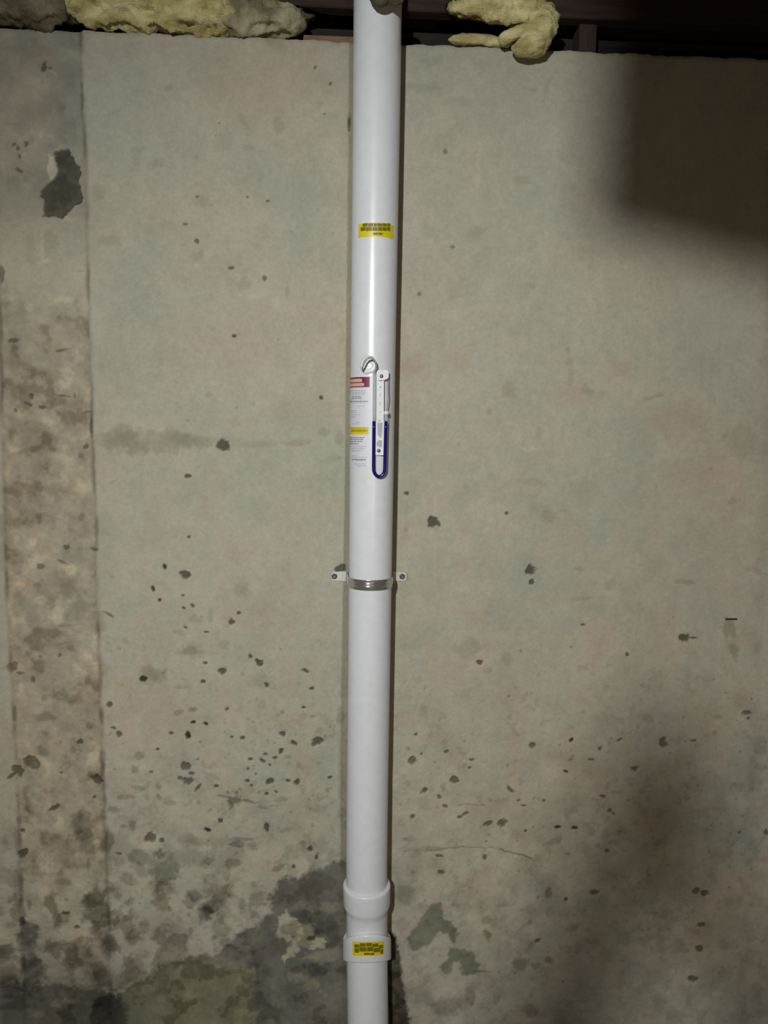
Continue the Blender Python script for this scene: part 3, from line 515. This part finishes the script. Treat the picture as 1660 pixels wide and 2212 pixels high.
i1 = lumpy('batt_section', [(-140, -10), (-40, 2), (20, 6), (70, 12), (115, 8), (160, -6)], [0.05, 0.046, 0.042, 0.042, 0.042, 0.036], [-0.01, -0.01, -0.01, -0.015, -0.01, 0.0], M['ins_g'], seed=3, parent=run); i1['label'] = 'dusty grey section'
lumpy('batt_section', [(120, -16), (140, -6), (165, 4), (215, 10), (280, 16), (340, 14), (400, 26), (450, 32), (500, 30), (540, 14)], [0.03, 0.04, 0.042, 0.048, 0.052, 0.052, 0.054, 0.052, 0.045, 0.03], [0.01, 0.01, 0.0, 0.0, 0.0, 0.005, 0.005, 0.005, 0.01, 0.02], M['ins_y'], seed=9, parent=run)['label'] = 'yellow section'
lumpy('batt_section', [(455, 10), (510, 26), (570, 38), (620, 44), (664, 58)], [0.05, 0.052, 0.042, 0.034, 0.018], [0.02, 0.006, 0.006, 0.006, 0.012], M['ins_k'], seed=14, parent=run)['label'] = 'greenish grey section'
lumpy('batt_section', [(560, -8), (610, 6), (660, 14), (720, 8)], [0.04, 0.042, 0.034, 0.02], [0.05, 0.05, 0.06, 0.07], M['ins_d'], seed=17, parent=run)['label'] = 'dark brown section'
i4 = empty('insulation_clump', at_plane(1120, 30, -0.02)); tag(i4, 'torn yellow insulation clump curling down over the wall edge right of the pipe', 'insulation', 'insulation stuffed above the wall')
bpy.context.view_layer.update()
lumpy('torn_wad', [(965, -15), (1010, -2), (1060, 6), (1110, 14), (1150, 20), (1185, 26)], [0.035, 0.042, 0.042, 0.046, 0.045, 0.032], [0.0, -0.02, -0.03, -0.035, -0.03, -0.02], M['ins_y'], seed=22, parent=i4)
lumpy('torn_wad', [(1165, 20), (1170, 45), (1160, 72), (1148, 92), (1128, 104), (1104, 104)], [0.034, 0.04, 0.038, 0.034, 0.022, 0.012], [-0.03, -0.04, -0.045, -0.045, -0.045, -0.04], M['ins_y'], seed=31, parent=i4, amp=0.25)
lumpy('torn_wad', [(1078, 92), (1100, 80), (1124, 68), (1146, 58)], [0.014, 0.016, 0.015, 0.01], [-0.03, -0.045, -0.055, -0.05], M['ins_y'], seed=37, parent=i4, amp=0.25)
i5 = lumpy('insulation_strip', [(968, 86), (1000, 84), (1040, 86), (1085, 92), (1110, 94)], [0.010, 0.014, 0.013, 0.012, 0.010], [-0.004, -0.006, -0.006, -0.006, -0.008], M['ins_y'], seed=41, flat=0.9)
tag(i5, 'thin strip of yellow insulation lying on the wall edge under the torn clump', 'insulation', 'insulation stuffed above the wall')
i6 = lumpy('insulation_tuft', [(800, -60), (812, -28), (822, -6), (836, -8), (856, -6), (872, -4)], [0.02, 0.024, 0.021, 0.016, 0.018, 0.014], [-0.16, -0.165, -0.165, -0.16, -0.16, -0.15], M['ins_d'], seed=51, amp=0.12)
tag(i6, 'drab olive insulation tuft hanging in front of the white pipe at the joist', 'insulation', 'insulation stuffed above the wall')

# ------------------------------------------------------------------ the white pipe
HC = 0.066                                            # pipe axis stands off the wall
PV = [-260, 0, 200, 495, 740, 1060, 1250, 1500, 1700, 1880, 2080, 2212, 2400]
PCX = [820, 816.5, 814.3, 810.3, 806.8, 802.6, 800.2, 797.0, 794.2, 792.6, 793.6, 795.5, 797.5]
PW = [108.5, 105, 103, 100, 97.4, 95, 93, 91, 89.8, 89.0, 88.8, 89, 88]
sp = []
for v_, c_, w_ in zip(PV, PCX, PW):
    P0 = at_plane(c_, v_, -HC); dep = (P0-CAM).dot(fwd); sp.append((P0.z, P0.x, w_/2*dep/F*0.996))
sp.sort(); SZ, SX, SR = [np.array(t) for t in zip(*sp)]
def axis(z): return float(np.interp(z, SZ, SX)), float(np.interp(z, SZ, SR))
print('pipe radii', SR, 'z', SZ)
def zpix(v_, y=-HC-0.055):
    c_ = np.interp(v_, PV, PCX); return at_plane(c_, v_, y).z
def lathe(prof, n=96, tilt=None, caps=False):          # prof: (z, factor)
    V_, F_ = [], []
    for z, f, tl in prof:
        x, r = axis(z); r *= f
        for k in range(n):
            a = 2*math.pi*k/n; cx_, sy_ = math.sin(a), -math.cos(a)
            V_.append((x+r*cx_, -HC+r*sy_, z+tl*max(0.0, -sy_)))
    for i in range(len(prof)-1):
        for k in range(n):
            k2 = (k+1) % n; F_.append((i*n+k, i*n+k2, (i+1)*n+k2, (i+1)*n+k))
    if caps: F_.append(tuple(range(n))[::-1]); F_.append(tuple(range((len(prof)-1)*n, len(prof)*n)))
    return V_, F_
pipe = empty('vent_pipe', (axis(0)[0], -HC, 0)); tag(pipe, 'tall white plastic vent pipe strapped upright to the concrete wall', 'pipe')
bpy.context.view_layer.update()
zs_ = lambda v_: at_plane(np.interp(v_, PV, PCX), v_, -HC).z
z1, z2, z3, z4 = zs_(1910), zs_(1954), zs_(2029), zs_(2074)
zf3, zf4 = zpix(2019, -HC-0.062), zpix(2079, -HC-0.062)
T3, T4 = zf3-z3, zf4-z4
zt = JZ+0.232
link('upper_section', *lathe([(z, 1.0, 0) for z in np.linspace(z2, zt, 60)]), M['pvc'], pipe, True)
link('bell_fitting', *lathe([(z3-0.012, 1.0, 0), (z2-0.022, 1.005, 0), (z2-0.010, 1.03, 0), (z2, 1.11, 0), (z2+0.008, 1.14, 0), (z1-0.006, 1.155, 0), (z1-0.001, 1.155, 0), (z1+0.001, 1.14, 0.0), (z1+0.003, 1.06, 0), (z1+0.003, 1.0, 0)]), M['pvc'], pipe, True)
link('collar', *lathe([(z3+0.001, 1.0, T3), (z3+0.001, 1.12, T3), (z3-0.0005, 1.165, T3), (z3-0.002, 1.175, T3), (z3-0.01, 1.175, T3), (z4+0.006, 1.175, T4), (z4+0.003, 1.165, T4), (z4, 1.0, T4)]), M['pvc'], pipe, True)
link('lower_section', *lathe([(z, 1.0, 0) for z in np.linspace(0.0, z3-0.012, 20)]), M['pvc'], pipe, True)

def on_pipe(px, py, off=0.0):                          # (angle, z) where a sight line meets the pipe
    d = ray(px, py); z = zpix(py)
    for _ in range(4):
        x, r = axis(z); r = r*KF+off
        ox, oy = CAM.x-x, CAM.y+HC; A = d.x**2+d.y**2; B = ox*d.x+oy*d.y; Cc = ox*ox+oy*oy-r*r
        disc = B*B-A*Cc
        t = (-B-math.sqrt(max(disc, 0)))/A; z = CAM.z+t*d.z
    return math.atan2(ox+t*d.x, -(oy+t*d.y)), z
KF = 1.0; SAD = 0.0
def patch(quads, off, n=10):                           # curved sticker patches: px rectangles on the pipe surface
    parts = []
    for (xa, ya, xb, yb) in quads:
        am, _ = on_pipe((xa+xb)/2, (ya+yb)/2)
        a0 = on_pipe(xa, (ya+yb)/2)[0] if xa is not None else a0
        a1 = on_pipe(xb, (ya+yb)/2)[0]
        zt_, zb_ = on_pipe((xa+xb)/2, ya)[1], on_pipe((xa+xb)/2, yb)[1]
        if xa < 757.5: a0 = min(a0, rad(-95))
        k = max(1, int(abs(a1-a0)/0.08)); V_, F_ = [], []
        for i in range(k+1):
            a = a0+(a1-a0)*i/k
            for z in (zb_, zt_):
                x, r = axis(z); r = r*KF+off; V_.append((x+r*math.sin(a), -HC-r*math.cos(a), z+SAD*(math.cos(a)-math.cos(0.03))))
        F_ = [(2*i, 2*i+2, 2*i+3, 2*i+1) for i in range(k)]
        # give the film a thickness
        n0 = len(V_)
        for i in range(k+1):
            a = a0+(a1-a0)*i/k
            for z in (zb_, zt_):
                x, r = axis(z); r = r*KF+off-0.0004; V_.append((x+r*math.sin(a), -HC-r*math.cos(a), z+SAD*(math.cos(a)-math.cos(0.03))))
        F_ += [(i, i+1, i+1+n0, i+n0) for i in (0, 2*k)] + [(2*i, 2*i+2, 2*i+2+n0, 2*i+n0) for i in range(k)] + [(2*i+1, 2*i+3, 2*i+3+n0, 2*i+1+n0) for i in range(k)]
        parts.append((V_, F_))
    return merge(parts)
def words(x0, x1, y0, y1, lo=3.0, hi=9.0, gap=1.4, slope=0.0):
    out = []; x = x0
    while x < x1-1:
        w = min(random.uniform(lo, hi), x1-x); dy_ = slope*(x-x0)
        out.append((x, y0+dy_, x+w, y1+dy_)); x += w+gap
    return out

# yellow sticker on the upper section
s1 = link('yellow_sticker', *patch([(775, 481.5, 850, 511)], 0.0006), M['yellow'], pipe); tag(s1, 'upper yellow caution sticker with dark lettering')
q = words(784, 843, 482.5, 489.3, 6, 12, 1.0) + words(780, 843, 490.6, 499, 7, 14, 0.9) + words(807, 828, 502.6, 507.5, 8, 11, 1.0)
link('lettering', *patch(q, 0.0010), M['olive'], s1)['kind'] = 'stuff'
KF = 1.175; SAD = 0.042
s2 = link('yellow_sticker', *patch([(763, 2034, 829, 2064)], 0.0017), M['yellow'], pipe); tag(s2, 'lower yellow caution sticker on the collar')
q = words(767, 827, 2036, 2043.5, 9, 16, 0.8) + words(767, 827, 2044.6, 2054, 9, 17, 0.8) + words(787, 810, 2057, 2061.5, 8, 12, 0.8)
link('lettering', *patch(q, 0.0022), M['olive'], s2)['kind'] = 'stuff'
KF = 1.0; SAD = 0.0
# white information label
lab = link('information_label', *patch([(754, 812, 802.5, 1011)], 0.0006), M['paper'], pipe); tag(lab, 'white printed information label wrapped on the left of the pipe')
link('header', *patch([(754, 814.5, 799, 836.5)], 0.0010), M['maroon'], lab)
fg = [(754, 818.5, 781.5, 825.8), (781, 819.5, 783, 824.8), (754, 827.6, 786, 834.6), (785.5, 828.5, 787.6, 833.6)]
link('printed_fingers', *patch(fg, 0.0014), M['skinprint'], lab)
link('yellow_band', *patch([(754, 922.5, 797, 938)], 0.0010), M['yellow'], lab)
link('band_lettering', *patch(words(760, 795, 928, 932.5, 8, 12, 1.0)+words(757, 796, 923.6, 924.8, 6, 10, 1.0), 0.0014), mat('ochre_ink', srgb(160, 148, 5), 0.5), lab)
dk = []; ft = []
for (y, h, xa, xb, d) in [(843.5, 1.6, 759, 791, 0), (847.5, 1.6, 761, 791, 0), (850.6, 1.4, 762, 789, 0), (855.5, 2.0, 762, 781, 1), (859.8, 1.8, 760, 783, 1), (866, 1.9, 758, 796, 1), (870, 1.0, 759, 790, 0), (877, 1.1, 774, 789, 0), (886, 1.4, 760, 771, 0), (890, 1.4, 760, 771, 0), (895, 1.2, 760, 780, 0), (900, 1.2, 760, 770, 0), (911, 1.3, 768, 778, 0), (915, 1.3, 762, 780, 0),
                          (944.5, 1.9, 757, 787, 1), (948.4, 1.9, 757, 786, 1), (952.6, 1.9, 757, 783, 1), (957.5, 2.1, 757, 775, 1), (963.5, 1.3, 757, 792, 0), (967.5, 1.4, 758, 789, 0), (971.5, 1.3, 760, 786, 0), (974.5, 1.2, 762, 776, 0), (984, 1.0, 762, 775, 0), (987, 1.1, 760, 794, 0), (991.3, 2.4, 761, 792, 1), (994.8, 1.3, 772, 791, 0), (1001.5, 1.6, 765, 792, 0), (1005.6, 1.6, 772, 793, 0)]:
    (dk if d else ft).extend(words(xa, xb, y, y+h, 3, 8, 1.0))
link('bold_text', *patch(dk, 0.0010), M['ink'], lab)['kind'] = 'stuff'; link('fine_text', *patch(ft, 0.0010), M['ink_faint'], lab)['kind'] = 'stuff'
# sealant blob round the hose hole
a_s, z_s = on_pipe(795, 789); xs_, rs_ = axis(z_s)
V_, F_ = [], []; NA, NB = 28, 10
for j in range(NB+1):
    t = j/NB
    for k in range(NA):
        a = 2*math.pi*k/NA; nr = 1+0.14*mnoise.noise(Vector((math.cos(a)*1.3, math.sin(a)*1.3, 4.2)))
        rr = 0.0225*t*nr; hgt = 0.0042*(math.exp(-((t-0.72)/0.2)**2))+0.0025*(1-t)+(0.0012 if t < 0.95 else -0.001)
        aa = a_s+rr*math.cos(a)/rs_; z = z_s+rr*math.sin(a)*1.1; rad_ = rs_+hgt*(1+0.3*mnoise.noise(Vector((a, t*3, 1))))
        V_.append((xs_+rad_*math.sin(aa), -HC-rad_*math.cos(aa), z))
for j in range(NB):
    for k in range(NA):
        k2 = (k+1) % NA; F_.append((j*NA+k, j*NA+k2, (j+1)*NA+k2, (j+1)*NA+k))
link('sealant', V_, F_, M['sealant'], pipe, True)

# ------------------------------------------------------------------ two-ear pipe strap
zb = at_plane(798, 1265.5, -HC-0.062).z; xb_, rb = axis(zb)
strap = empty('pipe_strap', (xb_, 0, zb)); tag(strap, 'galvanised two-ear metal pipe strap screwed to the wall', 'strap')
bpy.context.view_layer.update()
path = []
Rr = rb+0.0012
xl = at_plane(714, 1250).x; xr = at_plane(881, 1250).x; foot = 0.012
path += [(xl, -0.0016), (xl+0.008, -0.0016), (xb_-Rr-foot, -0.0016), (xb_-Rr-0.004, -0.004), (xb_-Rr-0.0005, -0.012)]
for k in range(0, 41):
    a = math.pi+math.pi*k/40; path.append((xb_+Rr*math.cos(a), -HC+Rr*math.sin(a)))
path += [(xb_+Rr+0.0005, -0.012), (xb_+Rr+0.004, -0.004), (xb_+Rr+foot, -0.0016), (xr-0.008, -0.0016), (xr, -0.0016)]
prof = [(-0.0140, 0.0), (-0.0136, 0.0012)]
for k in range(25):
    t = -0.0125+0.025*k/24; prof.append((t, 0.0012+(0.0021*math.sin(math.pi*(abs(t)-0.0006)/0.0062)**2 if 0.0006 < abs(t) < 0.0068 else 0.0)))
prof += [(0.0136, 0.0012), (0.0140, 0.0)]
npf = len(prof)
def strap_piece(name, path, ear, m_):
    V_, F_ = [], []
    for i, (x, y) in enumerate(path):
        p0 = Vector(path[max(i-1, 0)]); p1 = Vector(path[min(i+1, len(path)-1)]); t = (p1-p0).normalized(); nrm = Vector((t.y, -t.x))
        if ear and nrm.y > 0: nrm = -nrm
        e_ = (i if x < xb_ else len(path)-1-i) if ear else 9
        wsc = {0: 0.55, 1: 0.92}.get(e_, 1.0)
        for (pz, po) in prof:
            ex = min(po, 0.0013) if ear else po
            V_.append((x+nrm.x*ex, y+nrm.y*ex, zb+pz*wsc))
    for i in range(len(path)-1):
        for k in range(npf-1): F_.append((i*npf+k, (i+1)*npf+k, (i+1)*npf+k+1, i*npf+k+1))
    so = link(name, V_, F_, m_, strap, True)
    md = so.modifiers.new('thick', 'SOLIDIFY'); md.thickness = 0.0008; md.offset = -1
strap_piece('strap_ear', path[:4], True, M['galv_dull']); strap_piece('strap_ear', path[-4:], True, M['galv_dull'])
strap_piece('strap_band', path[3:-3], False, M['galv'])
for (u_, m_) in ((723, 'screw'), (869, 'screw')):
    p = at_plane(u_, 1249); zc = zb
    V_, F_ = tube([(p.x, 0.02, zc), (p.x, -0.004, zc)], 0.003, 10)
    V2, F2 = tube([(p.x, -0.003, zc), (p.x, -0.0045, zc), (p.x, -0.0095, zc), (p.x, -0.0105, zc)], [0.0085, 0.0058, 0.0055, 0.004], 6)
    link('screw', *merge([(V_, F_), (V2, F2)]), M['screw'], strap)

# ------------------------------------------------------------------ u-tube manometer
YM = -HC-0.0575-0.0085
def mp(px, py, y=YM): return at_plane(px, py, y)
o0 = mp(820, 1033)
man = empty('manometer', o0); tag(man, 'clear u-tube manometer with blue liquid fixed to the white pipe', 'gauge')
bpy.context.view_layer.update()
def strip_pts(x0, x1, y0, y1, yb, th): 
    a, b_ = mp(x0, y0, yb), mp(x1, y1, yb); return box(min(a.x, b_.x), max(a.x, b_.x), yb, yb+th, min(a.z, b_.z), max(a.z, b_.z), 0.0006)
def slab_quad(pts, yb, th):                            # px outline -> thin solid plate
    P_ = [mp(x, y, yb) for x, y in pts]; n = len(P_)
    V_ = [(p.x, yb, p.z) for p in P_]+[(p.x, yb+th, p.z) for p in P_]
    return V_, [tuple(range(n)), tuple(range(n, 2*n))[::-1]]+[(i, (i+1) % n, (i+1) % n+n, i+n) for i in range(n)]
bs = link('backing_strip', *slab_quad([(814, 803), (817, 799), (836, 799), (840, 803), (840, 815), (836, 819), (830, 821), (829.5, 908), (830.5, 912), (829, 983.5), (811.5, 983.5), (812.5, 912), (813.5, 908), (814, 830)], YM+0.002, 0.003), M['strip'], man)
link('printed_panel', *slab_quad([(815.5, 913), (827, 913), (826.5, 935), (823.5, 946), (821, 945), (816, 938)], YM+0.0016, 0.0006), M['strip_print'], bs)
link('printed_panel', *slab_quad([(818, 951), (825.5, 951), (826, 966), (820, 966), (813.5, 962), (814, 956)], YM+0.0016, 0.0006), M['strip_print'], bs)
def text(s, px, py, h, m_, parent):
    cu = bpy.data.curves.new('scale_mark', 'FONT'); cu.body = s; cu.size = h; cu.extrude = 0.0002; cu.align_x = 'CENTER'; cu.align_y = 'CENTER'
    tmp = bpy.data.objects.new('scale_mark', cu); me_ = bpy.data.meshes.new_from_object(tmp); bpy.data.objects.remove(tmp)
    p_ = mp(px, py, YM+0.0014)
    vs_ = [(p_.x+v.co.x, p_.y-v.co.z, p_.z+v.co.y) for v in me_.vertices]; fs_ = [tuple(f.vertices) for f in me_.polygons]
    return link('scale_mark', vs_, fs_, m_, parent)
for s, y_ in (('4', 836.5), ('3', 853.5), ('2', 871.5), ('1', 890)):
    text(s, 822 if y_ < 840 else 821.5, y_, 0.0085, M['ink'], bs)
link('scale_mark', *slab_quad([(818, 821.2), (829, 821.2), (829, 823), (818, 823)], YM+0.0014, 0.0006), M['ink'], bs)
link('scale_mark', *slab_quad([(818, 908), (822, 907.5), (822, 909.5), (818, 909.5)], YM+0.0014, 0.0006), M['ink'], bs)
for (x, y) in ((824.5, 812.5), (818.8, 973.5)):
    p_ = mp(x, y, YM); V1, F1 = tube([(p_.x, YM+0.004, p_.z), (p_.x, YM+0.0005, p_.z), (p_.x, YM-0.0015, p_.z), (p_.x, YM-0.002, p_.z)], [0.0046, 0.0046, 0.0036, 0.001], 16)
    link('screw', V1, F1, M['screw'], man, True)
# liquid and tube
def upath(y0l, y0r):
    pts = [(808.4, y) for y in np.linspace(y0l, 1008, 8)]
    pts = [(808.4-0.9*(y-910)/100 if y > 910 else 808.4+(910-y)*0.004, y) for _, y in pts]
    for k in range(1, 12):
        a = math.pi*k/12; pts.append((819.6-12.1*math.cos(a), 1012+17.5*math.sin(a)))
    pts += [(834-2.3*(y-910)/100 if y > 910 else 834, y) for y in np.linspace(1008, y0r, 8)]
    return [mp(x, y, YM-0.001) for x, y in pts]
link('blue_liquid', *tube(upath(910, 910), 0.0044, 16), M['liquid'], man, True)
ul = [mp(809.5-0.6*k/6, 804+106*k/6, YM-0.001) for k in range(7)]; ur = [mp(834.5, 893+17*k/3, YM-0.001) for k in range(4)]
link('clear_tube', *tube(ul, 0.0046, 16), M['clear'], man, True); link('clear_tube', *tube(ur, 0.0046, 16), M['clear'], man, True)
pc = mp(835, 892, YM-0.001)
link('tube_cap', *tube([pc+Vector((0, 0, -0.005)), pc+Vector((0, 0, -0.0045)), pc+Vector((0, 0, 0.004)), pc+Vector((0, 0, 0.0055))], [0.003, 0.0062, 0.0062, 0.003], 16), M['strip'], man, True)
hp = [(784, 800, -0.0), (783.8, 794, -0.012), (787, 784, -0.018), (792.5, 775.5, -0.02), (800.5, 772.8, -0.02), (808, 777, -0.018), (812.5, 786, -0.012), (813.2, 796, -0.006), (809.5, 805, 0.0)]
hpts = smooth_path([mp(x, y, YM-0.001+d) for x, y, d in hp], 6)
link('hose', *tube(hpts, 0.0024, 12), M['hose'], man, True)
wp = smooth_path([mp(x, y, YM+0.006) for x, y in ((839, 818), (838.6, 840), (839.3, 860), (838, 875), (836.5, 888))], 5)
link('cord', *tube(wp, 0.0011, 8), M['wire'], man, True)

# ------------------------------------------------------------------ unseen blockers added behind the camera to shade the wall, and the lamp body
def shade_point(px, py, y):                            # point at depth y on the line lamp -> wall mark
    Wp = at_plane(px, py); t = (y-LAMP.y)/(0-LAMP.y); return LAMP+(Wp-LAMP)*t
YD = -2.12  # added box, sized from the shade wanted at upper right
c0 = shade_point(1275, 500, YD); c1 = shade_point(1660, 600, YD)
print('duct corner', c0, c1)
sl_ = (c1.z-c0.z)/(c1.x-c0.x)
x1_ = 2.2; yb0, yb1 = YD-0.20, YD
V_ = [(c0.x, yb0, c0.z), (x1_, yb0, c0.z+sl_*(x1_-c0.x)), (x1_, yb0, JZ), (c0.x+0.0, yb0, JZ), (c0.x, yb1, c0.z), (x1_, yb1, c0.z+sl_*(x1_-c0.x)), (x1_, yb1, JZ), (c0.x+0.0, yb1, JZ)]
sheetmetal = empty('upper_light_blocker', (c0.x, YD, c0.z)); tag(sheetmetal, 'unseen grey duct hung under the joists behind the viewpoint', 'sheetmetal'); bpy.context.view_layer.update()
link('blocker_box', V_, [(0, 1, 2, 3), (7, 6, 5, 4), (0, 4, 5, 1), (1, 5, 6, 2), (2, 6, 7, 3), (3, 7, 4, 0)], M['sheetmetal'], sheetmetal)
# added bars shaped to shade the lower right of the wall, with a rope
YL = -2.45
ap = shade_point(1475, 1590, YL)
lower_blocker = empty('lower_light_blocker', (ap.x, YL, 0)); tag(lower_blocker, 'two unseen tapered bars added behind the viewpoint to shade the wall', 'lower_blocker'); bpy.context.view_layer.update()
for (fx, w0, w1, yo) in ((1215, 0.066, 0.046, 0.0), (1700, 0.22, 0.008, 0.03)):
    fp = shade_point(fx, 2230, YL); sl_ = (fp.x-ap.x)/(fp.z-ap.z); pl = Vector((ap.x+sl_*(0-ap.z), YL, 0.0))
    d = Vector((ap.x-pl.x, 0, ap.z)).normalized(); nn = Vector((d.z, 0, -d.x)); V_ = []
    for (P_, w_) in ((pl, w0), (Vector((ap.x, YL, ap.z)), w1)):
        for sx_, sy_ in ((-1, -1), (1, -1), (1, 1), (-1, 1)): V_.append((P_.x+nn.x*sx_*w_/2, YL+yo+sy_*0.012, max(0.0, P_.z+nn.z*sx_*w_/2)))
    link('blocker_bar', V_, [(0, 1, 2, 3)[::-1], (4, 5, 6, 7), (0, 1, 5, 4), (1, 2, 6, 5), (2, 3, 7, 6), (3, 0, 4, 7)], M['wood'], lower_blocker)
link('blocker_tie', *tube([(ap.x, YL, ap.z-0.03), (ap.x-0.002, YL, ap.z+0.25), (ap.x, YL, JZ-0.002)], 0.003, 8), M['rusty'], lower_blocker)
# work lamp shade and bulb housing
d = (LAMP_AIM-LAMP).normalized()
lamp = empty('work_lamp', LAMP); tag(lamp, 'clamp-on work lamp hanging from a joist behind the viewpoint', 'lamp'); bpy.context.view_layer.update()
link('lamp_shade', *tube([LAMP-d*0.12, LAMP-d*0.10, LAMP-d*0.03, LAMP+d*0.01], [0.03, 0.05, 0.09, 0.105], 24, caps=False), M['sheetmetal'], lamp, True)
link('socket', *tube([LAMP-d*0.2, LAMP-d*0.1], 0.024, 16), M['black'], lamp, True)
link('clamp', *tube([LAMP-d*0.16, Vector((LAMP.x, -3.15, JZ-0.02)), Vector((LAMP.x, -3.17, JZ+0.03))], 0.009, 8), M['black'], lamp, True)
